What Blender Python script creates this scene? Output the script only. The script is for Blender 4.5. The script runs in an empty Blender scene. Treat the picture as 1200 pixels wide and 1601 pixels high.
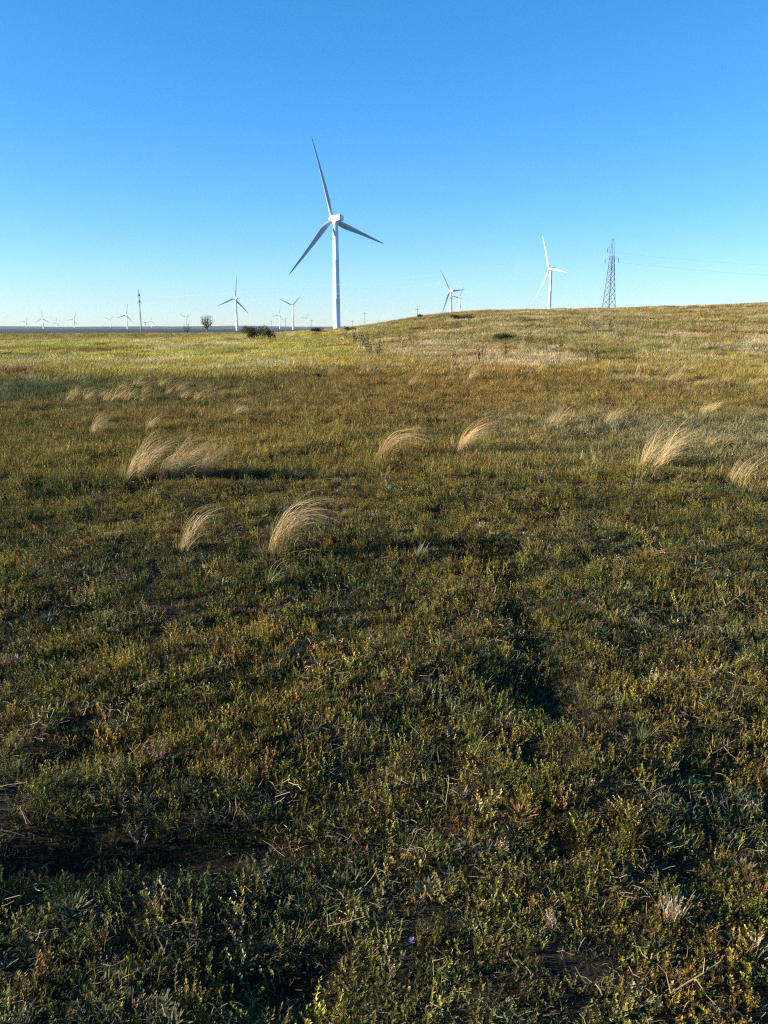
import bpy, math, random
import numpy as np
from mathutils import Vector, Matrix

R = math.radians
rng = np.random.default_rng(11)
random.seed(5)
scene = bpy.context.scene
col = scene.collection

# ------------------------------------------------------------------ camera
F, CX, CY, HOR = 1230.0, 600.0, 800.5, 513.0      # focal length and horizon line, in pixels of a 1200 px wide picture
EYE = np.array([0.0, 0.0, 1.6])
PITCH = math.atan((CY - HOR) / F)
cam_d = bpy.data.cameras.new('camera')
cam_d.sensor_fit = 'HORIZONTAL'
cam_d.sensor_width = 36.0
cam_d.lens = 36.0 * F / 1200.0
cam_d.clip_start = 0.05
cam_d.clip_end = 40000.0
cam = bpy.data.objects.new('camera', cam_d)
cam.location = EYE
cam.rotation_euler = (math.pi / 2 - PITCH, 0, 0)
col.objects.link(cam)
scene.camera = cam

# ------------------------------------------------------------------ sky, sun, exposure
SUN_AZ, SUN_EL = -97.0, 13.5        # degrees, azimuth from +Y clockwise
world = bpy.data.worlds.new('World')
scene.world = world
world.use_nodes = True
wn, wl = world.node_tree.nodes, world.node_tree.links
bg = wn['Background']
sky = wn.new('ShaderNodeTexSky')
sky.sky_type = 'NISHITA'
sky.sun_disc = False
sky.sun_elevation = R(SUN_EL)
sky.sun_rotation = R(SUN_AZ)
sky.altitude = 400
sky.air_density = 1.0
sky.dust_density = 0.0
sky.ozone_density = 3.0
hsv = wn.new('ShaderNodeHueSaturation')
hsv.inputs['Saturation'].default_value = 1.24
wb = wn.new('ShaderNodeMix'); wb.data_type = 'RGBA'; wb.blend_type = 'MULTIPLY'; wb.inputs['Factor'].default_value = 1.0
wb_a, wb_b = [q for q in wb.inputs if q.type == 'RGBA']
wb_b.default_value = (0.70, 0.945, 1.23, 1)      # cool white balance of the clear autumn sky
wl.new(sky.outputs[0], hsv.inputs['Color'])
sep, comb, pw, pk = wn.new('ShaderNodeSeparateColor'), wn.new('ShaderNodeCombineColor'), wn.new('ShaderNodeMath'), wn.new('ShaderNodeMath')
pw.operation = 'POWER'; pw.inputs[1].default_value = 0.82
pk.operation = 'MULTIPLY'; pk.inputs[1].default_value = 1.20
wl.new(hsv.outputs[0], sep.inputs[0]); wl.new(sep.outputs[1], pw.inputs[0]); wl.new(pw.outputs[0], pk.inputs[0])
wl.new(sep.outputs[0], comb.inputs[0]); wl.new(pk.outputs[0], comb.inputs[1]); wl.new(sep.outputs[2], comb.inputs[2])
wl.new(comb.outputs[0], wb_a); wl.new([q for q in wb.outputs if q.type == 'RGBA'][0], bg.inputs[0])
bg.inputs[1].default_value = 0.076
sd = bpy.data.lights.new('sun', 'SUN')
sd.energy = 5.0
sd.angle = R(0.53)
sd.color = (1.0, 0.90, 0.76)
sun = bpy.data.objects.new('sun', sd)
sdir = Vector((math.sin(R(SUN_AZ)) * math.cos(R(SUN_EL)), math.cos(R(SUN_AZ)) * math.cos(R(SUN_EL)), math.sin(R(SUN_EL))))
sun.rotation_euler = sdir.to_track_quat('Z', 'Y').to_euler()
sun.location = (-30, -5, 20)
col.objects.link(sun)
vs = scene.view_settings
vs.view_transform = 'Standard'
vs.look = 'None'
vs.exposure = 1.55
vs.gamma = 1.0
vs.use_curve_mapping = False
scene.cycles.max_bounces = 6
scene.cycles.diffuse_bounces = 3
scene.cycles.transmission_bounces = 4
scene.cycles.transparent_max_bounces = 6
scene.cycles.volume_bounces = 0
scene.cycles.use_denoising = False
scene.cycles.filter_width = 1.2

# ------------------------------------------------------------------ terrain function
_lat = np.random.default_rng(3).random((256, 256))
def vnoise(x, y):
    xi, yi = np.floor(x), np.floor(y)
    fx, fy = x - xi, y - yi
    fx = fx * fx * (3 - 2 * fx); fy = fy * fy * (3 - 2 * fy)
    a = xi.astype(np.int64) & 255; b = yi.astype(np.int64) & 255
    a1 = (a + 1) & 255; b1 = (b + 1) & 255
    return ((_lat[a, b] * (1 - fx) + _lat[a1, b] * fx) * (1 - fy) + (_lat[a, b1] * (1 - fx) + _lat[a1, b1] * fx) * fy) * 2 - 1
def fbm(x, y, s, n=3):
    v = 0.0; w = 1.0; t = 0.0
    for k in range(n):
        v = v + w * vnoise(x / s + 17.3 * k, y / s + 9.1 * k); t += w
        w *= 0.55; s *= 0.47
    return v / t
def sstep(a, b, v):
    t = np.clip((v - a) / (b - a), 0, 1)
    return t * t * (3 - 2 * t)

_tx = np.arange(-400, 401, 1.0)
_th = np.interp(_tx, [-400, -50, -30, -18, -11, -6, -2, 2, 6, 10, 16, 30, 50, 80, 120, 400],
                     [0, 0, 0.1, 0.45, 0.85, 1.2, 1.75, 2.5, 3.2, 3.6, 3.85, 4.0, 4.75, 6.1, 7.4, 9])
_k = np.exp(-0.5 * (np.arange(-12, 13) / 2.6) ** 2)
_th = np.convolve(np.pad(_th, 12, mode='edge'), _k / _k.sum(), mode='valid')
DIPS = []          # shallow hollow crossing the foreground, plus dips added to deepen tuft shadows; filled below
def height(x, y):
    x = np.asarray(x, float); y = np.asarray(y, float)
    r = np.hypot(x, y)
    hill = np.interp(x, _tx, _th) * (0.82 * sstep(12, 105, y) + 0.18 * sstep(60, 130, y)) * (1 - sstep(150, 460, y))
    z = hill - 5.0 * sstep(230, 620, r)
    f = 1 - sstep(200, 500, r)
    z = z + f * (0.22 * fbm(x + 40, y, 34, 2) * sstep(6, 40, r) + (0.05 * sstep(2, 8, r) + 0.10 * sstep(25, 60, r)) * fbm(x, y + 77, 4.5, 2) + 0.066 * fbm(x + 5, y + 3, 0.8, 3))
    for (cx, cy, sx, sy, dz) in DIPS:
        z = z - dz * np.exp(-((x - cx) / sx) ** 2 - ((y - cy) / sy) ** 2)
    return z
z00 = float(height(0.0, 0.0))
def ray(px, py):
    u = (CY - py) / F
    c, s = math.cos(PITCH), math.sin(PITCH)
    return np.array([(px - CX) / F, c + u * s, -s + u * c])
def at_depth(px, py, y):
    d = ray(px, py)
    return EYE + d / d[1] * y
def G(px, py, zfun=None):
    """point of the ground that shows at a pixel of the photograph"""
    d = ray(px, py); d = d / d[1]
    ys = np.geomspace(0.8, 400, 6000)
    p = EYE + d * ys[:, None]
    below = p[:, 2] < height(p[:, 0], p[:, 1])
    i = int(np.argmax(below)) if below.any() else len(ys) - 1
    return float(p[i, 0]), float(p[i, 1]), float(height(p[i, 0], p[i, 1]))
for (px, py, sx, sy, dz) in [(765, 868, .22, .16, .05), (800, 905, .16, .22, .06), (815, 960, .15, .22, .07), (835, 1010, .17, .18, .05), (852, 1070, .16, .16, .08),
                             (865, 1110, .13, .12, .06), (830, 1190, .14, .14, .06), (700, 1210, .12, .10, .03), (60, 1330, .5, .12, .08), (300, 1320, .35, .10, .08),
                             (1060, 1370, .12, .12, .04), (880, 1340, .12, .10, .04), (430, 1530, .18, .1, .05), (120, 1180, .25, .12, .05), (520, 866, .22, .07, .05), (610, 862, .25, .07, .05), (700, 860, .25, .08, .06), (330, 866, .2, .06, .035), (350, 752, .5, .11, .06), (450, 750, .5, .11, .05), (650, 722, .3, .12, .05), (1130, 755, .3, .1, .05)]:
    d = ray(px, py); t = -EYE[2] / d[2]
    DIPS.append((d[0] * t, d[1] * t, sx, sy, dz * 1.35))

# ------------------------------------------------------------------ helpers
def tag(o, label=None, cat=None, group=None, kind=None):
    for k, v in (('label', label), ('category', cat), ('group', group), ('kind', kind)):
        if v: o[k] = v
    return o
def mesh_from(name, v, f, mats=(), smooth=False, mi=None):
    me = bpy.data.meshes.new(name)
    v = np.asarray(v, np.float32)
    me.from_pydata(v.tolist(), [], [tuple(int(i) for i in q) for q in f])
    for m in mats: me.materials.append(m)
    if mi is not None: me.polygons.foreach_set('material_index', np.asarray(mi, np.int32))
    if smooth: me.polygons.foreach_set('use_smooth', [True] * len(me.polygons))
    me.update()
    return me
def link(name, me, parent=None, loc=None):
    o = bpy.data.objects.new(name, me)
    col.objects.link(o)
    if parent is not None: o.parent = parent
    if loc is not None: o.location = loc
    return o
def empty(name, loc, rz=0.0):
    o = bpy.data.objects.new(name, None)
    o.location = loc; o.rotation_euler = (0, 0, rz)
    o.empty_display_size = 0.2
    col.objects.link(o)
    return o

# ------------------------------------------------------------------ materials
def new_mat(name):
    m = bpy.data.materials.new(name)
    m.use_nodes = True
    n = m.node_tree.nodes; n.clear()
    out = n.new('ShaderNodeOutputMaterial')
    return m, n, m.node_tree.links, out
def N(n, t, **kw):
    x = n.new(t)
    for k, v in kw.items():
        if k in x.inputs: x.inputs[k].default_value = v
        else: setattr(x, k, v)
    return x
def plain(name, c, rough=0.6, metal=0.0, var=0.12, scale=3.0, spec=0.4):
    m, n, l, out = new_mat(name)
    b = N(n, 'ShaderNodeBsdfPrincipled', Roughness=rough, Metallic=metal)
    b.inputs['Specular IOR Level'].default_value = spec
    nz = N(n, 'ShaderNodeTexNoise', Scale=scale, Detail=5.0)
    tc = n.new('ShaderNodeTexCoord'); l.new(tc.outputs['Object'], nz.inputs['Vector'])
    mx = N(n, 'ShaderNodeMix', data_type='RGBA')
    l.new(nz.outputs['Fac'], mx.inputs['Factor'])
    mx.inputs['A'].default_value = (*[x * (1 - var) for x in c], 1)
    mx.inputs['B'].default_value = (*[min(1, x * (1 + var)) for x in c], 1)
    l.new(mx.outputs['Result'], b.inputs['Base Color'])
    l.new(b.outputs[0], out.inputs[0])
    return m
def mixsock(x, name):      # colour sockets of a RGBA mix node
    return [s for s in x.inputs if s.name == name and s.type == 'RGBA'][0]

def leaf_mat(name, base=None, trans=0.3, rough=0.65, var=0.35, instanced=False, spec=0.25, own=False):
    """foliage: own colour (or the tint of the plant), mottled from leaf to leaf, partly letting light through"""
    m, n, l, out = new_mat(name)
    if instanced:
        a = N(n, 'ShaderNodeAttribute', attribute_type='INSTANCER', attribute_name='tint')
        csock = a.outputs['Color']
    else:
        rgb = n.new('ShaderNodeRGB'); rgb.outputs[0].default_value = (*base, 1)
        csock = rgb.outputs[0]
    if own:      # each plant carries its own dryness in its object colour
        oi = n.new('ShaderNodeObjectInfo'); om = N(n, 'ShaderNodeMix', data_type='RGBA', blend_type='MULTIPLY'); om.inputs['Factor'].default_value = 1.0
        l.new(csock, mixsock(om, 'A')); l.new(oi.outputs['Color'], mixsock(om, 'B')); csock = [q for q in om.outputs if q.type == 'RGBA'][0]
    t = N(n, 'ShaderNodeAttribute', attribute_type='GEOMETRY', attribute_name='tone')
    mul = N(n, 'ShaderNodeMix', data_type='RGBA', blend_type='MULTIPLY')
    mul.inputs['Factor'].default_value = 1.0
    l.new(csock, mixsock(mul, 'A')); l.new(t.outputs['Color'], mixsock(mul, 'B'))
    res = [s for s in mul.outputs if s.type == 'RGBA'][0]
    b = N(n, 'ShaderNodeBsdfPrincipled', Roughness=rough)
    b.inputs['Specular IOR Level'].default_value = spec
    tr = n.new('ShaderNodeBsdfTranslucent')
    ms = N(n, 'ShaderNodeMixShader', Fac=trans)
    l.new(res, b.inputs['Base Color']); l.new(res, tr.inputs['Color'])
    l.new(b.outputs[0], ms.inputs[1]); l.new(tr.outputs[0], ms.inputs[2])
    l.new(ms.outputs[0], out.inputs[0])
    return m

def ground_mat():
    m, n, l, out = new_mat('steppe_soil_and_turf')
    g = n.new('ShaderNodeNewGeometry')
    def noise(scale, detail=6.0, rough=0.6):
        x = N(n, 'ShaderNodeTexNoise', Scale=scale, Detail=detail, Roughness=rough)
        l.new(g.outputs['Position'], x.inputs['Vector']); return x
    def ramp(src, stops):
        r = n.new('ShaderNodeValToRGB')
        e = r.color_ramp.elements
        while len(e) < len(stops): e.new(0.5)
        for el, (p, c) in zip(e, stops): el.position = p; el.color = (*c, 1)
        l.new(src, r.inputs[0]); return r
    def mix(fac, a, b):
        x = N(n, 'ShaderNodeMix', data_type='RGBA')
        if isinstance(fac, float): x.inputs['Factor'].default_value = fac
        else: l.new(fac, x.inputs['Factor'])
        l.new(a, mixsock(x, 'A')); l.new(b, mixsock(x, 'B'))
        return [s for s in x.outputs if s.type == 'RGBA'][0]
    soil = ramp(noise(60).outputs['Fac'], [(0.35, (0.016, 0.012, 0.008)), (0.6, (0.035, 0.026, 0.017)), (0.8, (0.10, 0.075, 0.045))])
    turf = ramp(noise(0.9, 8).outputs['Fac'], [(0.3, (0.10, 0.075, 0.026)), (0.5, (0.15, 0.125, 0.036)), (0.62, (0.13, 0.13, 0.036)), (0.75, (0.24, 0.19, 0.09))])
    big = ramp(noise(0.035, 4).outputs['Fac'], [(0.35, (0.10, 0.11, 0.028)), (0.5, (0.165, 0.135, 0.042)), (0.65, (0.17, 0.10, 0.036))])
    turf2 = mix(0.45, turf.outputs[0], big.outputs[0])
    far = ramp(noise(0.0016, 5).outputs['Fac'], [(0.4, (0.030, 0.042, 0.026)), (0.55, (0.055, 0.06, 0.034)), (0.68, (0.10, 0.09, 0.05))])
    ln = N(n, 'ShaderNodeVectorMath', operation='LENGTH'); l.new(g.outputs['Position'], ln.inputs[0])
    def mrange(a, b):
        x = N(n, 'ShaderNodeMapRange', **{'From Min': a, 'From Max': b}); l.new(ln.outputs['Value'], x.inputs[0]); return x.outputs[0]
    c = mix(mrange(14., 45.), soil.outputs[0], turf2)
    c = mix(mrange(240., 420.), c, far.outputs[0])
    b = N(n, 'ShaderNodeBsdfPrincipled', Roughness=0.95)
    b.inputs['Specular IOR Level'].default_value = 0.1
    l.new(c, b.inputs['Base Color'])
    bp = N(n, 'ShaderNodeBump', Strength=0.7, Distance=0.03)
    l.new(noise(14, 8, 0.7).outputs['Fac'], bp.inputs['Height'])
    l.new(bp.outputs[0], b.inputs['Normal'])
    l.new(b.outputs[0], out.inputs[0])
    return m

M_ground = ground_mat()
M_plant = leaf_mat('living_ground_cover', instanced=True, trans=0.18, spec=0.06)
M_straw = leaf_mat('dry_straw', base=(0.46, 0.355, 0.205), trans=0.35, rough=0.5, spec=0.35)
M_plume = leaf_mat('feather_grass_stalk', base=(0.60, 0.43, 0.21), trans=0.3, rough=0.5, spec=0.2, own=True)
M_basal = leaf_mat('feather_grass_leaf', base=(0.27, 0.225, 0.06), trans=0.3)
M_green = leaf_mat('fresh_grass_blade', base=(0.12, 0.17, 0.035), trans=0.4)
M_bush = leaf_mat('bush_leaf', base=(0.075, 0.075, 0.028), trans=0.15, spec=0.08)
M_twig = plain('grey_bark', (0.16, 0.12, 0.085), 0.9, var=0.4, scale=30)
M_weed = leaf_mat('brown_weed', base=(0.13, 0.085, 0.05), trans=0.15)
M_white = plain('white_turbine_paint', (0.80, 0.80, 0.79), 0.42, var=0.035, scale=0.25)
M_blade = plain('light_grey_blade_gelcoat', (0.40, 0.41, 0.42), 0.45, var=0.04, scale=0.2)
M_grey = plain('pale_grey_hub_paint', (0.62, 0.63, 0.64), 0.45, var=0.04, scale=0.6)
M_steel = plain('galvanised_steel', (0.085, 0.115, 0.15), 0.6, metal=0.0, var=0.2, scale=1.0)
M_conc = plain('weathered_concrete', (0.20, 0.21, 0.22), 0.9, var=0.2, scale=1.5)
M_glass = plain('brown_insulator_glaze', (0.10, 0.06, 0.04), 0.25, var=0.2, scale=4)
M_wire = plain('aluminium_cable', (0.20, 0.21, 0.22), 0.5, metal=0.4, var=0.1)

# ------------------------------------------------------------------ ground
def ground_sheet():
    n, a, size = 560, 2.6, 11000.0
    b = math.asinh(size / a)
    t = np.linspace(-1, 1, n)
    xs = a * np.sinh(b * t)
    ys = a * np.sinh(b * t) + 4.0
    X, Y = np.meshgrid(xs, ys)
    Z = height(X, Y)
    v = np.stack([X.ravel(), Y.ravel(), Z.ravel()], 1)
    i = np.arange(n * n).reshape(n, n)
    f = np.stack([i[:-1, :-1].ravel(), i[:-1, 1:].ravel(), i[1:, 1:].ravel(), i[1:, :-1].ravel()], 1)
    me = bpy.data.meshes.new('ground')
    me.vertices.add(len(v)); me.vertices.foreach_set('co', v.astype(np.float32).ravel())
    me.loops.add(f.size); me.loops.foreach_set('vertex_index', f.astype(np.int32).ravel())
    me.polygons.add(len(f))
    me.polygons.foreach_set('loop_start', np.arange(0, f.size, 4, dtype=np.int32))
    me.polygons.foreach_set('use_smooth', np.ones(len(f), bool))
    me.update(calc_edges=True)
    me.materials.append(M_ground)
    o = link('ground', me)
    tag(o, 'dry steppe ground rising to a low hill on the right', 'ground', kind='structure')
ground_sheet()

def far_hills():
    m = plain('distant_wooded_land', (0.036, 0.046, 0.034), 0.95, var=0.35, scale=0.01)
    for k, (y, h0, x0, x1, sd_) in enumerate([(6200, 15, -5200, 3200, 1.3), (8800, 32, -8200, 6500, 5.7)]):
        n = 160
        xs = np.linspace(x0, x1, n)
        top = h0 * (0.75 + 0.4 * fbm(xs, xs * 0 + sd_ * 100, 1500, 4)) * sstep(0, 900, np.minimum(xs - x0, x1 - xs))
        v, f = [], []
        prof = [(-420, 0.0), (-210, 0.55), (0, 1.0), (210, 0.55), (420, 0.0)]
        for i in range(n):
            for (dy, fr) in prof:
                v.append((xs[i], y + dy, -6.0 + (top[i] + 1) * fr))
        for i in range(n - 1):
            for j in range(4):
                a = i * 5 + j
                f.append((a, a + 5, a + 6, a + 1))
        o = link('distant_hills', mesh_from('distant_hills', v, f, [m], True))
        tag(o, ['low dark wooded rise along the far plain', 'blue grey line of hills on the horizon'][k], 'hills', kind='structure')
far_hills()

# ------------------------------------------------------------------ small plant builders
class MB:
    """collects ribbons and quads with a tone per vertex"""
    def __init__(s): s.v, s.f, s.t = [], [], []
    def ribbon(s, pts, w, side, tone, tip=0.25):
        n = len(pts); b = len(s.v)
        for i, p in enumerate(pts):
            k = i / (n - 1)
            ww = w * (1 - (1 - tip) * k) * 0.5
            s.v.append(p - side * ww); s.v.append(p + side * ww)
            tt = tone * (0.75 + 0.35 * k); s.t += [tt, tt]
        for i in range(n - 1):
            a = b + 2 * i
            s.f.append((a, a + 1, a + 3, a + 2))
    def leaf(s, p, d, up, ln, w, tone):
        """pointed four sided leaf"""
        side = d.cross(up)
        side = side.normalized() if side.length > 1e-5 else Vector((1, 0, 0))
        b = len(s.v)
        s.v += [p, p + d * ln * 0.45 + side * w * 0.5, p + d * ln + up * ln * 0.06, p + d * ln * 0.45 - side * w * 0.5]
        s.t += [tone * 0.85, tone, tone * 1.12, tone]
        s.f.append((b, b + 1, b + 2, b + 3))
    def tube(s, pts, r0, r1, tone, k=5):
        b = len(s.v); n = len(pts)
        for i, p in enumerate(pts):
            d = (pts[min(i + 1, n - 1)] - pts[max(i - 1, 0)]).normalized()
            a = d.orthogonal().normalized(); c = d.cross(a)
            r = r0 + (r1 - r0) * i / (n - 1)
            for q in range(k):
                an = 2 * math.pi * q / k
                s.v.append(p + (a * math.cos(an) + c * math.sin(an)) * r); s.t.append(tone)
        for i in range(n - 1):
            for q in range(k):
                s.f.append((b + i * k + q, b + i * k + (q + 1) % k, b + (i + 1) * k + (q + 1) % k, b + (i + 1) * k + q))
        s.f.append(tuple(b + (n - 1) * k + q for q in range(k)))
    def box(s, lo, hi, tone=1.0):
        b = len(s.v)
        for z in (lo[2], hi[2]):
            for (x, y) in ((lo[0], lo[1]), (hi[0], lo[1]), (hi[0], hi[1]), (lo[0], hi[1])):
                s.v.append(Vector((x, y, z))); s.t.append(tone)
        for q in ((3, 2, 1, 0), (4, 5, 6, 7), (0, 1, 5, 4), (1, 2, 6, 5), (2, 3, 7, 6), (3, 0, 4, 7)):
            s.f.append(tuple(b + i for i in q))
    def mesh(s, name, mat, hue=0.0, smooth=False):
        me = mesh_from(name, [tuple(p) for p in s.v], s.f, [mat], smooth)
        at = me.attributes.new('tone', 'FLOAT_COLOR', 'POINT')
        t = np.asarray(s.t, np.float32)
        c = np.stack([t, t, t, np.ones_like(t)], 1)
        at.data.foreach_set('color', c.ravel())
        return me
U = random.uniform
def rdir(tilt, az=None):
    az = U(0, 2 * math.pi) if az is None else az
    return Vector((math.sin(tilt) * math.cos(az), math.sin(tilt) * math.sin(az), math.cos(tilt)))
UP = Vector((0, 0, 1))

def wormwood(mb, n, h, spread, ll=0.011, lw=0.0032, step=0.005):
    """upright sprigs set with small narrow leaves"""
    for _ in range(n):
        az = U(0, 6.283); r = spread * math.sqrt(U(0, 1))
        p = Vector((r * math.cos(az), r * math.sin(az), -0.006))
        d = rdir(U(0.0, 0.45), az)
        hh = h * U(0.5, 1.15); m = max(4, int(hh / step)); tn = U(0.7, 1.25)
        pts = []
        for i in range(m + 1):
            pts.append(p.copy())
            if i > 0:
                for q in range(2):
                    a = U(0, 6.283); k = i / m
                    ld = (d * U(0.3, 0.9) + Vector((math.cos(a), math.sin(a), 0)) * U(0.5, 1.0)).normalized()
                    mb.leaf(p, ld, UP, ll * U(0.6, 1.25) * (1.15 - 0.5 * k), lw * U(0.7, 1.3), tn * U(0.7, 1.3) * (0.8 + 0.35 * k))
            d = (d + Vector((U(-.18, .18), U(-.18, .18), U(0, .12)))).normalized()
            p = p + d * (hh / m)
        mb.ribbon(pts, 0.0016, Vector((1, 0, 0)), 0.6 * tn)
def rosette(mb, n, ln, w, spread, tilt=(0.5, 1.4)):
    for _ in range(n):
        az = U(0, 6.283); r = spread * U(0, 1)
        p = Vector((r * math.cos(az), r * math.sin(az), U(0, 0.012)))
        a = az + U(-0.8, 0.8)
        mb.leaf(p, rdir(U(*tilt), a), UP, ln * U(0.5, 1.3), w * U(0.7, 1.3), U(0.65, 1.3))
def blades(mb, n, h, w, spread, tilt=0.5, wind=0.25, bend=0.5, seg=4):
    for _ in range(n):
        az = U(0, 6.283); r = spread * math.sqrt(U(0, 1))
        p = Vector((r * math.cos(az), r * math.sin(az), -0.008))
        d = rdir(U(0.0, tilt), U(0, 6.283))
        d = (d + Vector((wind * U(0.2, 1.0), 0, 0))).normalized()
        hh = h * U(0.45, 1.15); pts = [p.copy()]
        bd = Vector((U(-1, 1) + wind * 1.5, U(-1, 1), -0.5)) * bend / seg
        for i in range(seg):
            d = (d + bd * (i + 1) / seg * 1.6).normalized()
            p = p + d * hh / seg; pts.append(p.copy())
        sa = U(0, 6.283)
        mb.ribbon(pts, w * U(0.7, 1.3), Vector((math.cos(sa), math.sin(sa), 0)), U(0.45, 1.5))
def litter(mb, n, ln, w, spread):
    for _ in range(n):
        az = U(0, 6.283); r = spread * math.sqrt(U(0, 1))
        p = Vector((r * math.cos(az), r * math.sin(az), U(0.004, 0.035)))
        a = U(0, 6.283); d = Vector((math.cos(a), math.sin(a), U(-0.15, 0.3))).normalized()
        l = ln * U(0.4, 1.3); c = Vector((U(-1, 1), U(-1, 1), U(-.3, .3))) * 0.15 * l
        pts = [p, p + d * l * 0.5 + c, p + d * l]
        mb.ribbon(pts, w * U(0.7, 1.4), Vector((-d.y, d.x, U(-.6, .6))).normalized(), U(0.6, 1.25), 0.7)

PROTO = {}
def proto(kind, fn, count, mat=M_plant):
    L = []
    for i in range(count):
        mb = MB(); fn(mb)
        L.append(bpy.data.objects.new('plant_form', mb.mesh('plant_form', mat)))
    PROTO[kind] = L
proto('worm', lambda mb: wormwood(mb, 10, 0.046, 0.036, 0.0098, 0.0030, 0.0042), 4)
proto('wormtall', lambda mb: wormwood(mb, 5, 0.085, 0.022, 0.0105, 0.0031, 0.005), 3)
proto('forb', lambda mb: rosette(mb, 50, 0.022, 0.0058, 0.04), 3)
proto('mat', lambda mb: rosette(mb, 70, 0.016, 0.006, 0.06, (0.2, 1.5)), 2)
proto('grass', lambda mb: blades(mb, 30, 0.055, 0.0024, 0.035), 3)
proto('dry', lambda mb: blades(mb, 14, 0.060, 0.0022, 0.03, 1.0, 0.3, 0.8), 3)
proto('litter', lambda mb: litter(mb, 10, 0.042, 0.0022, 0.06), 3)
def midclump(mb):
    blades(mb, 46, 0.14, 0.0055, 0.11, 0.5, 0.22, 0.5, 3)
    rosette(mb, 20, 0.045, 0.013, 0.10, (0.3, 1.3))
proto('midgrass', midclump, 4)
def midherb(mb):
    for k in range(8):
        p = Vector((U(-.1, .1), U(-.1, .1), 0)); d = rdir(U(0, .4)); tn = U(.7, 1.2); h = U(.05, .11)
        for i in range(10):
            q = p + d * h * i / 9
            mb.leaf(q, rdir(U(.4, 1.3)), UP, U(.018, .034), U(.007, .012), tn * U(.7, 1.3))
    rosette(mb, 22, 0.04, 0.013, 0.11, (0.4, 1.4))
proto('midherb', midherb, 3)
def farclump(mb):
    blades(mb, 52, 0.20, 0.014, 0.34, 0.5, 0.22, 0.4, 2)
proto('fargrass', farclump, 3)
def farpale(mb):
    blades(mb, 46, 0.42, 0.010, 0.13, 0.45, 0.45, 0.9, 4)
proto('farpale', farpale, 3)

def scatter(name, label, cat, kinds, pts, kidx, rz, scl, tint, tilt=0.0):
    """ONE object of uncounted plants: a point per plant, grown by geometry nodes"""
    n = len(pts)
    me = bpy.data.meshes.new(name)
    me.vertices.add(n)
    me.vertices.foreach_set('co', np.asarray(pts, np.float32).ravel())
    forms = [(o, j) for j, k in enumerate(kinds) for o in PROTO[k]]
    kidx = np.asarray(kidx)
    idx = np.zeros(n, np.int32)
    for j, k in enumerate(kinds):
        ids = [i for i, (o, jj) in enumerate(forms) if jj == j]
        sel = kidx == j
        idx[sel] = rng.choice(ids, sel.sum())
    me.attributes.new('form', 'INT', 'POINT').data.foreach_set('value', idx)
    rot = np.stack([rng.normal(0, tilt, n), rng.normal(0, tilt, n), rz], 1)
    me.attributes.new('turn', 'FLOAT_VECTOR', 'POINT').data.foreach_set('vector', rot.astype(np.float32).ravel())
    me.attributes.new('size', 'FLOAT', 'POINT').data.foreach_set('value', np.asarray(scl, np.float32))
    c = np.concatenate([np.clip(tint, 0.004, 0.9), np.ones((n, 1))], 1).astype(np.float32)
    me.attributes.new('tint', 'FLOAT_COLOR', 'POINT').data.foreach_set('color', c.ravel())
    me.update()
    o = link(name, me)
    ng = bpy.data.node_groups.new(name, 'GeometryNodeTree')
    ng.interface.new_socket('Geometry', in_out='INPUT', socket_type='NodeSocketGeometry')
    ng.interface.new_socket('Geometry', in_out='OUTPUT', socket_type='NodeSocketGeometry')
    nn, ll = ng.nodes, ng.links
    gi, go = nn.new('NodeGroupInput'), nn.new('NodeGroupOutput')
    def attr(nm, tp):
        a = nn.new('GeometryNodeInputNamedAttribute'); a.data_type = tp; a.inputs[0].default_value = nm
        return [s for s in a.outputs if s.enabled and s.name == 'Attribute'][0]
    A_i, A_r, A_s = attr('form', 'INT'), attr('turn', 'FLOAT_VECTOR'), attr('size', 'FLOAT')
    e2r = nn.new('FunctionNodeEulerToRotation'); ll.new(A_r, e2r.inputs[0])
    jn = nn.new('GeometryNodeJoinGeometry')
    for i, (fo, _) in enumerate(forms):
        oi = nn.new('GeometryNodeObjectInfo'); oi.inputs['Object'].default_value = fo; oi.inputs['As Instance'].default_value = False
        cmp_ = nn.new('FunctionNodeCompare'); cmp_.data_type = 'INT'; cmp_.operation = 'EQUAL'
        ins = [s for s in cmp_.inputs if s.enabled and s.type == 'INT']
        ll.new(A_i, ins[0]); ins[1].default_value = i
        ip = nn.new('GeometryNodeInstanceOnPoints')
        ll.new(gi.outputs[0], ip.inputs['Points']); ll.new(cmp_.outputs[0], ip.inputs['Selection'])
        ll.new(oi.outputs['Geometry'], ip.inputs['Instance'])
        ll.new(e2r.outputs[0], ip.inputs['Rotation']); ll.new(A_s, ip.inputs['Scale'])
        ll.new(ip.outputs[0], jn.inputs[0])
    ll.new(jn.outputs[0], go.inputs[0])
    md = o.modifiers.new('plants', 'NODES'); md.node_group = ng
    tag(o, label, cat, kind='stuff')
    return o

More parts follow.
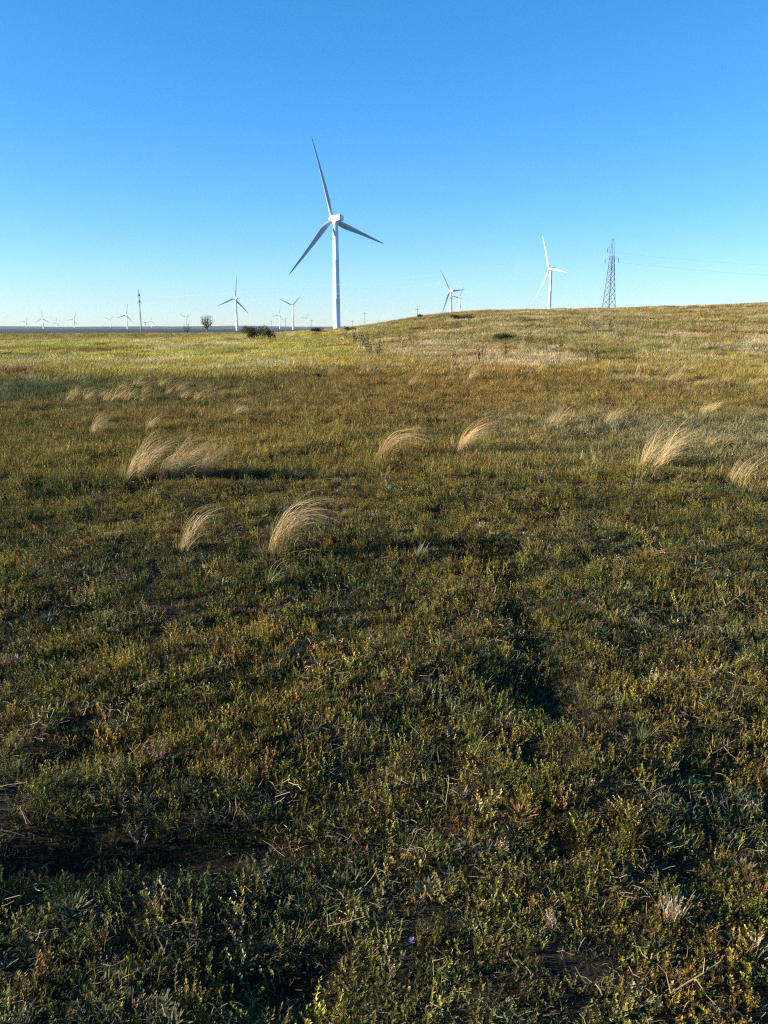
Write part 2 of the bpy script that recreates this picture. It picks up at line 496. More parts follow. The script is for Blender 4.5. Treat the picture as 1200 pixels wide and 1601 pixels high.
# ------------------------------------------------------------------ which plants grow where, and their colours
C = lambda *a: np.array(a, float)
YGREEN, GREEN, GREYG, RUST = C(.215, .165, .028), C(.082, .084, .020), C(.115, .112, .062), C(.180, .085, .030)
OCHRE, OLIVE, STRAW, DARKG = C(.245, .172, .040), C(.158, .138, .032), C(.40, .31, .165), C(.040, .055, .022)
LIME, BLUEG, PALE, BROWN = C(.33, .295, .050), C(.062, .085, .036), C(.54, .44, .26), C(.185, .138, .062)
def ell(x, y, c, sx, sy, n=0.0):
    return np.exp(-((x - c[0]) / sx) ** 2 - ((y - c[1]) / sy) ** 2)
gA = G(120, 615); gB = G(620, 610); gC = G(1130, 680); gD = G(1130, 575); gE = G(250, 560); gF = G(900, 600); gH = G(430, 585)
def field_tint(x, y):
    """colour of the grass sward: drifts of olive, ochre, rust, lime and grey green"""
    n = len(x)
    n1 = fbm(x, y, 3.2, 3)[:, None]; n2 = fbm(x + 60, y + 20, 9.0, 3)[:, None]; n3 = fbm(x - 30, y + 90, 1.1, 2)[:, None]
    c = OLIVE + (OCHRE - OLIVE) * np.clip(0.5 + 1.1 * n1 + 0.6 * n2, 0, 1)
    c = c + (GREEN * 1.25 - c) * np.clip(0.9 * n3 + 0.5 * n2 - 0.05, 0, 0.8)
    def blend(c, w, t): return c + (t - c) * np.clip(w, 0, 1)[:, None]
    c = blend(c, 1.0 * ell(x, y, gB, 7.0, 9.0) * (0.85 + 0.5 * n2[:, 0]), OCHRE * 0.55 + RUST * 0.55)
    c = blend(c, 0.7 * ell(x, y, gF, 8, 9) * (0.8 + 0.6 * n1[:, 0]), OCHRE * 0.62 + RUST * 0.28)
    c = blend(c, 1.05 * ell(x, y, gA, 6.5, 5.0) * (0.85 + 0.6 * n1[:, 0]), BLUEG)
    c = blend(c, 0.8 * ell(x, y, gC, 3.6, 4.0) * (0.8 + 0.6 * n1[:, 0]), GREYG * 1.45)
    c = blend(c, 0.9 * sstep(24, 34, y) * (1 - sstep(80, 150, y)) * (1 - sstep(-8, 2, x - 0.0 * y)) * np.clip(0.9 + 0.7 * n2[:, 0], 0, 1), LIME)
    hillw = sstep(26, 45, y) * sstep(-4, 5, x)
    c = blend(c, 0.8 * hillw * (0.8 + 0.4 * n2[:, 0]), BROWN * 0.75 + OLIVE * 0.28)
    n6, n7 = fbm(x + 200, y * 0.6 + 13, 5.0, 3), fbm(x - 140, y * 0.6 + 71, 3.6, 3)
    far_ = sstep(16, 30, y)
    c = blend(c, 1.5 * far_ * np.clip(n6 - 0.10, 0, .55), RUST * 0.7 + OCHRE * 0.25)
    c = blend(c, 1.6 * far_ * np.clip(n7 - 0.16, 0, .55), PALE * 0.72)
    c = blend(c, 1.4 * far_ * np.clip(-n6 - 0.18, 0, .5), OLIVE * 0.8 + BLUEG * 0.3)
    n4 = fbm(x + 11, y + 45, 2.0 + 0.0 * 1, 3)
    c = blend(c, 1.3 * sstep(22, 40, y) * np.clip(n4 - 0.22, 0, .6), PALE * 0.75)
    c = c * (1 - 0.75 * np.clip(-n4 - 0.12, 0, 0.7) * (0.5 + 0.5 * sstep(15, 40, y)))[:, None]
    c = c * 1.12
    c = c * (1 + 0.42 * rng.normal(size=(n, 1)).clip(-1.8, 2.4)) * (1 + 0.10 * rng.normal(size=(n, 3)))
    return c
def rand_fan(n, r0, r1, half, pw=1.0):
    r = np.sqrt(rng.random(n) * (r1 * r1 - r0 * r0) + r0 * r0)
    a = rng.uniform(-half, half, n)
    return r * np.sin(a), r * np.cos(a)
def choose(w):
    """one column per kind -> index"""
    w = np.clip(w, 0, None); w = w / w.sum(1, keepdims=True)
    return (rng.random((len(w), 1)) > np.cumsum(w, 1)).sum(1).clip(0, w.shape[1] - 1)

def near_cover():
    n = 74000
    x, y = rand_fan(n, 0.9, 11.5, R(40))
    keep = rng.random(n) < (1.15 - 0.5 * sstep(4, 9, np.hypot(x, y)) - 0.4 * sstep(9, 11.5, np.hypot(x, y)))
    hole = fbm(x, y, 0.42, 2)
    dip0 = np.zeros(n)
    for (cx, cy, sx, sy, dz) in DIPS: dip0 += np.exp(-((x - cx) / sx) ** 2 - ((y - cy) / sy) ** 2)
    keep &= rng.random(n) > 0.7 * sstep(0.08, 0.45, hole) * (1 - dip0.clip(0, 1))
    x, y = x[keep], y[keep]; n = len(x)
    kinds = ['worm', 'wormtall', 'forb', 'mat', 'grass', 'dry', 'litter']
    a, b, c, d = fbm(x, y, 0.5, 2), fbm(x + 9, y + 4, 0.42, 2), fbm(x - 7, y + 2, 0.6, 2), fbm(x + 31, y, 1.7, 2)
    dip = np.zeros(n)
    for (cx, cy, sx, sy, dz) in DIPS: dip += np.exp(-((x - cx) / sx) ** 2 - ((y - cy) / sy) ** 2)
    dip = dip.clip(0, 1)
    w = np.stack([1.9 + 3.0 * a, 0.55 + 1.3 * b, 0.75 + 1.5 * c, 0.5 + 1.2 * (-a), 0.42 + 0.9 * d + 0.02 * y, 0.35 + 0.7 * (-b) + 0.4 * d, 0.40 + 0.8 * (-c)], 1).clip(0.03, None)
    dip *= np.clip(0.75 + 1.3 * fbm(x + 2, y - 5, 0.3, 2), 0, 1)
    w[:, 1] *= 1 - 0.6 * dip; w[:, 3] *= 1 + 1.5 * dip; w[:, 4:7] *= (1 - 0.6 * dip)[:, None]  # favours dark mats in the dips, which adds to their shade
    k = choose(w)
    e = fbm(x + 3, y - 8, 0.38, 2)[:, None]; g = fbm(x - 13, y + 8, 1.3, 2)[:, None]; u = rng.random((n, 1))
    tint = np.zeros((n, 3))
    warm = np.clip(0.45 + 1.0 * e + 0.7 * g + 0.35 * (u - .5), 0, 1)
    cols = {0: (GREEN * 1.05, YGREEN), 1: (OLIVE, YGREEN * 1.15), 2: (GREYG * 0.8, GREEN), 3: (DARKG * .8, GREEN * .8), 4: (GREEN * 1.2, OCHRE * 0.85), 5: (STRAW * 0.7, OCHRE), 6: (STRAW * 0.62, STRAW * 1.1)}
    for j, (p, q) in cols.items():
        s = k == j
        tint[s] = p + (q - p) * warm[s]
    red = (rng.random(n) < 0.06 + 0.20 * np.clip(e[:, 0] + g[:, 0], 0, 1)) & (k < 3)
    tint[red] = tint[red] * 0.35 + (RUST if True else 0) * rng.uniform(0.5, 1.0, (red.sum(), 1))
    sere = (rng.random(n) < 0.07) & (k < 3)
    tint[sere] = STRAW * rng.uniform(0.35, 0.8, (sere.sum(), 1))
    darker = (rng.random(n) < 0.22) & (k < 5)  # a random share of the plants is darker
    tint[darker] *= 0.42
    tint *= 1 + 0.30 * rng.normal(size=(n, 1)).clip(-2, 2)
    tint *= 1 + 0.08 * rng.normal(size=(n, 3))
    pts = np.stack([x, y, height(x, y)], 1)
    scl = rng.uniform(0.55, 1.25, n) * (1 + 0.03 * y) * (1 - 0.25 * dip)
    tint *= 1.14
    scatter('wormwood_cover', 'low wormwood, herbs and straw covering the near ground', 'ground cover', kinds, pts, k, rng.uniform(0, 6.28, n) * (k != 4), scl, tint, 0.16)
near_cover()

def thatch():
    """low mats, tinted dark for the shade between the herbs, and broken straw"""
    n = 60000
    x, y = rand_fan(n, 0.9, 11.0, R(40))
    dip = np.zeros(n)
    for (cx, cy, sx, sy, dz) in DIPS: dip += np.exp(-((x - cx) / sx) ** 2 - ((y - cy) / sy) ** 2)
    keep = rng.random(n) < 0.42 + 0.7 * sstep(0.0, 0.35, fbm(x, y, 0.42, 2)) + 0.5 * dip
    x, y = x[keep], y[keep]; n = len(x)
    k = choose(np.stack([np.full(n, 1.0), np.full(n, 0.55), np.full(n, 0.35)], 1))
    u = rng.random((n, 1))
    tint = DARKG + (BROWN * 0.7 - DARKG) * u  # dark mat colour puts shade into the gaps
    tint[k == 1] = STRAW * rng.uniform(0.25, 1.0, ((k == 1).sum(), 1))
    tint[k == 2] = (OLIVE * 0.6 + (RUST * 0.6 - OLIVE * 0.6) * u)[k == 2]
    tint *= 1 + 0.3 * rng.normal(size=(n, 1)).clip(-2, 2)
    scatter('turf_thatch', 'low mats tinted dark for shaded gaps, and broken straw between the near herbs', 'ground cover', ['mat', 'litter', 'forb'], np.stack([x, y, height(x, y) - 0.004], 1), k, rng.uniform(0, 6.28, n), rng.uniform(0.4, 0.9, n), tint, 0.15)
thatch()

def mid_cover():
    n = 60000
    r = np.exp(rng.uniform(math.log(8.5), math.log(34), n)); a = rng.uniform(-R(40), R(40), n)
    x, y = r * np.sin(a), r * np.cos(a)
    keep = rng.random(n) < sstep(8.0, 11.5, r) * (1 - 0.5 * sstep(26, 34, r))
    keep &= rng.random(n) > 0.6 * sstep(0.1, 0.45, fbm(x, y, 0.9, 2))
    x, y = x[keep], y[keep]; n = len(x); r = np.hypot(x, y)
    kinds = ['midgrass', 'midherb', 'dry']
    a_ = fbm(x + 8, y, 2.2, 3)
    w = np.stack([0.9 + 0.8 * a_ + 0.05 * (r - 8).clip(0, 10), 0.9 - 1.2 * a_, 0.10 + 0.5 * np.clip(fbm(x - 4, y + 31, 1.6, 3), 0, 1)], 1).clip(0.03, None)
    k = choose(w)
    tint = field_tint(x, y)
    tint[k == 1] = tint[k == 1] * 0.55 + 0.45 * GREEN
    tint[k == 2] = STRAW * rng.uniform(0.6, 1.1, ((k == 2).sum(), 1))
    scl = rng.uniform(0.55, 1.15, n) * (0.75 + 0.018 * r)
    scl[k == 2] *= 2.2
    scatter('meadow_grass', 'olive and ochre grass sward across the middle ground', 'grass', kinds, np.stack([x, y, height(x, y)], 1), k, rng.uniform(-0.6, 0.6, n), scl, tint, 0.12)
mid_cover()

def far_cover():
    n = 95000
    r = np.exp(rng.uniform(math.log(26), math.log(290), n)); a = rng.uniform(-R(38), R(38), n)
    x, y = r * np.sin(a), r * np.cos(a)
    keep = rng.random(n) < sstep(24, 34, r)
    x, y = x[keep], y[keep]; n = len(x); r = np.hypot(x, y)
    pale = rng.random(n) < 0.010 + 0.55 * np.clip(fbm(x, y + 50, 4.5, 3) - 0.16, 0, 1) * (0.35 + 0.65 * sstep(-3, 5, x)) + 0.02 * sstep(30, 50, y) * sstep(0, 8, x)
    k = pale.astype(int)
    tint = field_tint(x, y)
    tint[pale] = (PALE * 0.75 + tint[pale] * 0.25) * rng.uniform(0.65, 1.0, (pale.sum(), 1))
    dark = (~pale) & (rng.random(n) < 2.2 * np.clip(fbm(x - 20, y, 3.5, 3) - 0.2, 0, 1))
    tint[dark] *= 0.38
    scl = rng.uniform(0.6, 1.15, n) * (1 + 0.004 * r)
    scl[pale] = rng.uniform(0.6, 1.1, pale.sum())
    scatter('far_meadow_grass', 'sunlit yellow green and brown grass out to the field edge', 'grass', ['fargrass', 'farpale'], np.stack([x, y, height(x, y)], 1), k, rng.uniform(-0.5, 0.5, n), scl, tint, 0.08)
far_cover()

# ------------------------------------------------------------------ feather grass tufts
def feather_meshes(seed, n=170, h=0.66, w=0.0030, spread=0.06, lean=1.0, fan=0.16, open_=0.25):
    """stalks leave the base in bundles, lean with the wind and arch over to one side"""
    random.seed(seed)
    st, ba = MB(), MB()
    nb = 9
    bund = [(U(-1, 1) * spread, U(-1, 1) * spread, U(0.02, open_), random.gauss(0, fan), U(0.8, 1.25), U(0.75, 1.1)) for _ in range(nb)]
    for i in range(n):
        bx, by, tx, ty, bb, bl = random.choice(bund)
        p = Vector((bx + random.gauss(0, .014), by + random.gauss(0, .014), -0.01))
        d = (Vector((tx + random.gauss(0, .09), ty + random.gauss(0, .09), 1))).normalized()
        L = h * bl * U(0.5, 1.15); seg = 10; pts = [p.copy()]
        b = bb * lean * U(0.7, 1.3)
        if U(0, 1) < 0.08:      # stray, broken or late stalks
            p += Vector((random.gauss(.03, .06), random.gauss(0, .06), 0)); pts = [p.copy()]
            d = (Vector((U(-.3, .8), random.gauss(0, .4), 1))).normalized(); L *= U(0.4, 1.0); b *= U(0.2, 2.0)
        for k in range(seg):
            t = (k + 1) / seg
            d = (d + Vector((0.27 * b * t + random.gauss(0, .015), random.gauss(0, .028), -0.27 * b * t * t + random.gauss(0, .015)))).normalized()
            p = p + d * L / seg; pts.append(p.copy())
        sa = U(0, 6.283)
        st.ribbon(pts, w * U(0.5, 1.4), Vector((math.cos(sa) * 0.4, math.sin(sa), 0.3)).normalized(), U(0.55, 1.4), 0.35)
    for i in range(int(n * 0.7)):
        az = U(0, 6.283); r = spread * 1.35 * math.sqrt(U(0, 1))
        p = Vector((r * math.cos(az), r * math.sin(az), -0.01))
        d = (rdir(U(0, 0.5), az) + Vector((0.2, 0, 0))).normalized(); L = h * U(0.18, 0.5); pts = [p.copy()]
        for k in range(4):
            d = (d + Vector((0.10 + U(-.1, .1), U(-.1, .1), -0.06 * k))).normalized(); p = p + d * L / 4; pts.append(p.copy())
        sa = U(0, 6.283)
        ba.ribbon(pts, 0.0036 * U(0.7, 1.3), Vector((math.cos(sa), math.sin(sa), 0)), U(0.5, 1.3), 0.2)
    return st.mesh('stalks', M_plume), ba.mesh('basal_leaves', M_basal)
FEATHER = [feather_meshes(1, 230, 0.72, lean=1.05, spread=0.05), feather_meshes(2, 85, 0.66, lean=1.0, spread=0.05), feather_meshes(3, 300, 0.62, lean=0.62, spread=0.11, open_=.5),
           feather_meshes(4, 170, 0.62, lean=1.05, spread=0.07, fan=0.22), feather_meshes(7, 90, 0.52, lean=0.7, spread=0.08, fan=.3, open_=.5), feather_meshes(9, 60, 0.5, 0.0048, lean=0.8, spread=0.10, fan=.3, open_=.6)]
def tuft(px, py, kind, s, label, group=None, rz=0.0, wide=1.0, pos=None, shade=(1, 1, 1)):
    x, y, z = G(px, py) if pos is None else (pos[0], pos[1], float(height(*pos)))
    o = empty('feather_grass_tuft', (x, y, z), rz)
    o.scale = (s * wide, s * wide, s)
    for nm, me in zip(('stalks', 'basal_leaves'), FEATHER[kind]): link(nm, me, o).color = (*shade, 1)
    tag(o, label, 'grass tuft', group)
    return o
big = 'wind bent feather grass tufts standing in the turf'
tuft(437, 868, 0, 0.98, 'tall arching straw coloured feather grass, nearest and brightest of the tufts', big, -0.12)
tuft(287, 866, 1, 0.86, 'thin sparse feather grass bending right, left of the nearest bright tuft', big, 0.35)
tuft(208, 750, 2, 1.00, 'left end of the broad pale feather grass clump', big, 0.1)
tuft(262, 748, 2, 0.96, 'middle of the broad pale feather grass clump', big, -0.2, 1.2)
tuft(302, 746, 2, 0.80, 'low right end of the broad pale feather grass clump', big, 0.3, 1.3, shade=(.85, .78, .75))
tuft(602, 720, 0, 1.0, 'rounded feather grass tuft, left of the middle pair', big, -0.35, 1.35, shade=(1.15, 1.1, 1.05))
tuft(722, 713, 0, 1.02, 'rounded feather grass tuft, right of the middle pair', big, 0.15, 1.3, shade=(1.2, 1.12, 1.05))
tuft(1012, 738, 2, 1.2, 'feather grass tuft arching right beside the grey green herbs', big, 0.1, 1.1)
tuft(1148, 756, 4, 1.0, 'short upright feather grass tuft with a dark base at the right edge', big)
tuft(150, 683, 3, 0.9, 'small feather grass tuft above the broad pale clump, by the left side', big)
tuft(232, 676, 4, 0.95, 'wispy feather grass just behind the broad pale clump', big)
tuft(368, 652, 4, 0.85, 'low flattened feather grass between broad clump and middle pair', big, 0, 1.4)
tuft(862, 668, 4, 1.15, 'wispy dry feather grass halfway between middle pair and right tuft', big, 0.1)
tuft(950, 664, 4, 0.95, 'faint low feather grass left of the right hand arching tuft', big)
tuft(735, 598, 3, 1.1, 'pale feather grass mound on the foot of the slope', big, 0, 1.2)
tuft(640, 606, 4, 1.1, 'small pale feather grass left of the mound on the slope', big)
tuft(0, 0, 3, 0.8, 'feather grass at the near left edge that throws a dark shadow', big, pos=(-1.45, 2.0))
tuft(0, 0, 0, 0.8, 'low feather grass beyond the near left edge, second to throw shadow', big, pos=(-1.75, 2.12))
rt = random.Random(4)
for (x0, x1, y0, y1, n, lab) in [(1040, 1200, 566, 606, 22, 'pale feather grass tuft in the loose band on the right hand slope'),
                                 (90, 330, 606, 634, 16, 'pale feather grass tuft in the row across the dark green left field'),
                                 (590, 1000, 535, 585, 16, 'pale grass tuft scattered over the hillside'),
                                 (1090, 1200, 640, 720, 4, 'pale blade tuft among the grey green herbs at right')]:
    for i in range(n):
        tuft(rt.uniform(x0, x1), rt.uniform(y0, y1), rt.choice([4, 4, 5, 5]), rt.uniform(0.65, 1.15), lab, lab.replace('tuft', 'tufts'), rt.uniform(-.3, .3), rt.uniform(1, 1.5), shade=[q * sh for sh in [rt.uniform(.85, 1.3)] for q in (1, 1, .82)])

# ------------------------------------------------------------------ shrubs and tree
def shrub_mesh(seed, n, leaf):
    random.seed(seed)
    fo, st = MB(), MB()
    lobes = [(Vector((U(-.75, .75), U(-.5, .5), U(.25, .62))), U(.22, .42)) for _ in range(13)]
    for i in range(n):
        c, r = random.choice(lobes)
        p = c + rdir(math.acos(U(-0.6, 1))) * r * (U(0, 1) ** 0.4)
        if p.z < 0.02: p.z = U(0.02, 0.2)
        fo.leaf(p, rdir(U(0.1, 1.4)), UP, leaf * U(.4, 1.5), leaf * 0.4, U(.4, 1.45))
    for i in range(26):      # thin shoots poking out of the outline
        c, r = random.choice(lobes); e = c + rdir(U(0, 1.2)) * r * U(1.0, 1.5)
        st.tube([c, c.lerp(e, .5), e], 0.008, 0.004, .9, 3)
        for q in range(7): fo.leaf(c.lerp(e, U(.5, 1)), rdir(U(.1, 1.4)), UP, leaf * .7, leaf * .3, U(.5, 1.3))
    for c, r in lobes:
        b = Vector((c.x * 0.25, c.y * 0.25, -0.03))
        st.tube([b, b.lerp(c, 0.5) + Vector((U(-.05, .05), U(-.05, .05), 0)), c], 0.02, 0.008, U(.7, 1.1), 4)
    return fo.mesh('foliage', M_bush), st.mesh('stems', M_twig)
SHRUB = [shrub_mesh(1, 3600, 0.085), shrub_mesh(2, 2600, 0.10)]
def shrub(px, py, wpx, hpx, k, label, tall=None):
    x, y, z = G(px, py)
    o = empty('shrub', (x, y, z - 0.02), 0.6 * k)
    sx = wpx / F * y / 2.1; sz = hpx / F * y / 0.80
    o.scale = (sx, sx * 0.9, sz)
    for nm, me in zip(('foliage', 'stems'), SHRUB[k % 2]): link(nm, me, o)
    tag(o, label, 'shrub', 'dark shrubs on the steppe')
shrub(404, 533, 54, 20, 0, 'largest dark green shrub, casting a shadow left of the big turbine')
shrub(492, 521, 26, 8, 1, 'small dark shrub just left of the big turbine tower')
shrub(548, 519, 22, 7, 0, 'small dark shrub just right of the big turbine tower')
shrub(783, 534, 46, 12, 1, 'dark green shrub alone on the middle of the hillside')
shrub(722, 501, 44, 8, 0, 'long low shrub on the hill crest below the middle turbine')
shrub(655, 498, 12, 6, 1, 'tiny shrub on the rising hill crest')
shrub(1098, 598, 30, 10, 0, 'low dark shrub standing in for the hollow under the pale grass band at right')  # shrub stands in for a dark hollow
shrub(494, 592, 18, 9, 1, 'little dark shrub in the ochre grass below the big turbine')
shrub(568, 640, 10, 6, 0, 'tiny dark plant in the ochre grass at centre')

def bare_tree(px, base_y, depth, hpx, label, seed=1, crown=500):
    random.seed(seed)
    p0 = at_depth(px, base_y, depth); z = float(height(p0[0], p0[1]))
    H = hpx / F * depth
    o = empty('tree', (p0[0], p0[1], z - 0.1))
    tr, cr = MB(), MB()
    tr.tube([Vector((0, 0, 0)), Vector((.02, 0, .3)), Vector((-.01, 0, .55))], 0.045, 0.03, 1, 6)
    tips = []
    for i in range(15):
        a = i * 2.4; b = Vector((0, 0, U(.3, .55)))
        e = Vector((math.cos(a) * U(.12, .3), math.sin(a) * U(.12, .3), U(.7, 1.0)))
        m = b.lerp(e, .5) + Vector((math.cos(a) * .08, math.sin(a) * .08, -.03))
        tr.tube([b, m, e], 0.022, 0.006, .9, 4); tips += [m, e, b.lerp(e, .75)]
    for i in range(crown):
        c = random.choice(tips); p = c + Vector((random.gauss(0, .05), random.gauss(0, .05), random.gauss(0, .05)))
        cr.leaf(p, rdir(U(.1, 2.2)), UP, .05 * U(.6, 1.4), .028, U(.5, 1.3))
    t = link('trunk', tr.mesh('trunk', M_twig), o); c = link('crown', cr.mesh('crown', M_bush), o)
    o.scale = (H, H, H)
    tag(o, label, 'tree')
bare_tree(323, 519, 420, 29, 'lone small tree with sparse rounded crown on the field edge', 2, 900)
bare_tree(292, 519, 520, 20, 'faint spindly tree left of the lone rounded tree', 4, 220)

# ------------------------------------------------------------------ tall dry weeds on the slope foot
def weed_mesh(seed):
    random.seed(seed); mb = MB()
    for i in range(4):
        d = rdir(U(0, .3)); p = Vector((U(-.04, .04), U(-.04, .04), -.02)); h = U(.3, .6); pts = [p]
        for k in range(5):
            d = (d + Vector((U(-.05, .12), U(-.08, .08), 0))).normalized(); p = p + d * h / 5; pts.append(p)
            if k > 1:
                for q in range(6): mb.leaf(p, rdir(U(.3, 1.4)), UP, U(.04, .08), U(.015, .03), U(.6, 1.2))
        mb.tube(pts, .007, .003, .8, 4)
    return mb.mesh('dry_weed', M_weed)
WEED = [weed_mesh(s) for s in (1, 2, 3)]
rw = random.Random(9)
spots = [(540 + 55 * t + rw.uniform(-6, 6), 528 + 38 * t + rw.uniform(-3, 3)) for t in np.linspace(0, 1, 16)]
spots += [(rw.uniform(600, 1150), rw.uniform(515, 575)) for _ in range(26)] + [(rw.uniform(150, 310), rw.uniform(524, 532)) for _ in range(12)]
for i, (px, py) in enumerate(spots):
    x, y, z = G(px, py)
    o = link('dry_weed', WEED[i % 3], None, (x, y, z)); o.rotation_euler = (0, 0, rw.uniform(0, 6.28)); s = rw.uniform(1.0, 1.9); o.scale = (s, s, s)
    lab = ('brown dry weed in the dark line running down the slope foot', 'brown dry weed sticking out of the hillside grass', 'brown dry weed at the edge of the left field')[0 if i < 16 else 1 if i < 42 else 2]
    tag(o, lab, 'weed', lab.replace('weed', 'weeds'))

# ------------------------------------------------------------------ wind turbines
def lathe(rings, k=28):
    v, f = [], []
    for (z, r) in rings:
        for q in range(k):
            a = 2 * math.pi * q / k; v.append((r * math.cos(a), r * math.sin(a), z))
    for i in range(len(rings) - 1):
        for q in range(k): f.append((i * k + q, i * k + (q + 1) % k, (i + 1) * k + (q + 1) % k, (i + 1) * k + q))
    f.append(tuple(range(k - 1, -1, -1))); f.append(tuple((len(rings) - 1) * k + q for q in range(k)))
    return v, f
HUB = 84.0
v, f = lathe([(-3, 3.15), (0, 3.1), (0.3, 3.1), (0.32, 3.0), (27, 2.75), (27.1, 2.82), (27.35, 2.82), (27.45, 2.74), (55, 2.4), (55.1, 2.46), (55.3, 2.46), (55.4, 2.39), (80.4, 2.05), (80.6, 2.2), (81.4, 2.2)])
ME_tower = mesh_from('tower', v, f, [M_white], True)
def blade_mesh(L=60.0):
    st = [(0, 2.2, 1.0, 0), (1.6, 2.2, 1.0, 0), (5, 2.7, .72, 16), (9, 3.7, .42, 15), (13, 4.1, .30, 12), (19, 3.7, .25, 9), (28, 2.9, .22, 6), (38, 2.2, .20, 3.5), (48, 1.6, .18, 1.5), (55, 1.1, .17, .5), (58.6, .7, .16, 0), (60, .18, .16, 0)]
    k = 14; v, f = [], []
    for (z, c, th, tw) in st:
        z = z * L / 60; c = c * 1.08
        a0 = R(tw + 4)
        bend = 0.0008 * z * z
        cyl = max(0, min(1, (th - .35) / .65))
        for q in range(k):
            u = 2 * math.pi * q / k
            xc = 0.5 - 0.5 * math.cos(u)               # 0 leading edge .. 1 trailing edge
            yt = th * 5 * (0.2969 * math.sqrt(xc) - .126 * xc - .3516 * xc ** 2 + .2843 * xc ** 3 - .1015 * xc ** 4) * (1 if u < math.pi else -1)
            ax, ay = (xc - 0.30) * c, yt * c * 1.05
            bx, by = -math.cos(u) * c / 2, math.sin(u) * c / 2
            x, y = ax * (1 - cyl) + bx * cyl, ay * (1 - cyl) + by * cyl
            v.append((x * math.cos(a0) - y * math.sin(a0), x * math.sin(a0) + y * math.cos(a0) + bend, z))
    for i in range(len(st) - 1):
        for q in range(k): f.append((i * k + q, i * k + (q + 1) % k, (i + 1) * k + (q + 1) % k, (i + 1) * k + q))
    f.append(tuple((len(st) - 1) * k + q for q in range(k)))
    return mesh_from('blade', v, f, [M_blade], True)
ME_blade = blade_mesh()
def nacelle_mesh():
    v, f = [], []
    sec = [(-6.6, 1.35, 1.25, .1), (-6.3, 1.75, 1.6, 0), (-3, 1.9, 1.9, 0), (1.6, 1.9, 1.95, 0), (2.7, 1.7, 1.75, 0), (2.9, 1.35, 1.4, 0)]
    k = 20
    for (y, w, h, dz) in sec:
        for q in range(k):
            a = 2 * math.pi * q / k; cx, sy = math.cos(a), math.sin(a); e = 0.42
            v.append((w * math.copysign(abs(cx) ** e, cx), y, dz + h * math.copysign(abs(sy) ** e, sy)))
    for i in range(len(sec) - 1):
        for q in range(k): f.append((i * k + q, (i + 1) * k + q, (i + 1) * k + (q + 1) % k, i * k + (q + 1) % k))
    f.append(tuple(range(k))); f.append(tuple((len(sec) - 1) * k + q for q in range(k - 1, -1, -1)))
    return mesh_from('nacelle', v, f, [M_white], True)
ME_nac = nacelle_mesh()
mb = MB(); mb.box((-.9, -5.6, 1.6), (.9, -4.4, 2.2)); mb.tube([Vector((0, -5.9, 1.6)), Vector((0, -5.9, 3.4))], .06, .05, 1); mb.tube([Vector((-.5, -5.9, 3.1)), Vector((.5, -5.9, 3.1))], .05, .05, 1)
ME_mast = mb.mesh('wind_vane', M_grey)
v, f = lathe([(-1.7, 1.6), (-1.2, 1.85), (.6, 1.9), (1.4, 1.6), (2.1, 1.0), (2.45, .35), (2.5, .05)], 24)
ME_hub = mesh_from('hub', [(x, z, -y) for (x, y, z) in v], f, [M_white], True)
mb = MB(); mb.box((-.45, -3.2, .6), (.45, -3.0, 2.8))
ME_door = mb.mesh('door', M_grey)
def turbine(px, py, depth, theta, yaw, label, group='white wind turbines on the plain', base=None, detail=True):
    h = at_depth(px, py, depth)
    ax = np.array([-math.sin(R(yaw)), math.cos(R(yaw)), 0])
    c = h - ax * 4.0
    g = float(height(c[0], c[1])) if base is None else base
    s = 1.0
    o = empty('wind_turbine', (c[0], c[1], g), R(yaw))
    t = link('tower', ME_tower, o); t.scale = (1, 1, (h[2] - g) / HUB)
    top = h[2] - g
    if detail: link('door', ME_door, t)
    nc = link('nacelle', ME_nac, o, (0, 0, top)); nc.scale = (1.3, 1.15, 1.3)
    if detail: link('wind_vane', ME_mast, nc)
    hb = link('hub', ME_hub, o, (0, 4.0, top)); hb.scale = (1.3, 1.2, 1.3)
    for k in range(3):
        b = link('blade', ME_blade, o, (0, 4.0, top)); b.rotation_euler = (0, R(theta + 120 * k), 0)
    tag(o, label, 'wind turbine', group)
turbine(519, 343, 655, -16.5, 43.5, 'largest and nearest white wind turbine, full tower in view')
turbine(367, 467, 2180, 10, 47, 'white wind turbine between the lone tree and the largest turbine')
turbine(703, 455, 1980, -35, 45, 'wind turbine on the hill crest between largest turbine and lattice pylon, front of two')
turbine(717, 466, 3300, 38, 47, 'small wind turbine right behind the front one on the crest')
turbine(858, 421, 1380, 21, 110, 'white wind turbine left of the lattice pylon, partly hidden by the hill')
far = 'tiny far wind turbines on the horizon'
for (px, py, hp, th, lab) in [(66, 498, 19, 0, 'far turbine over dark land, second from the left edge'), (115, 500, 17, 25, 'far turbine over dark land, third from the left edge'),
                              (197, 493, 24, 14, 'far turbine just left of the power line pole, tallest of its row'), (172, 500, 14, 50, 'faint far turbine left of the one beside the power line pole'),
                              (40, 503, 11, 33, 'faintest far turbine, first from the left edge'), (236, 502, 13, 5, 'far turbine just right of the power line pole'),
                              (456, 478, 36, 52, 'pale far turbine midway between green shrub and largest turbine'), (436, 492, 20, 15, 'small faint turbine left of the pale midway one'),
                              (478, 498, 14, 40, 'tiny turbine right of the pale midway one'), (88, 505, 9, 10, 'tiny turbine between second and third from the left edge'), (290, 497, 17, 60, 'far turbine behind the spindly tree')]:
    turbine(px, py, min(F * 85 / hp, 8000), th, 47, lab, far, detail=False)

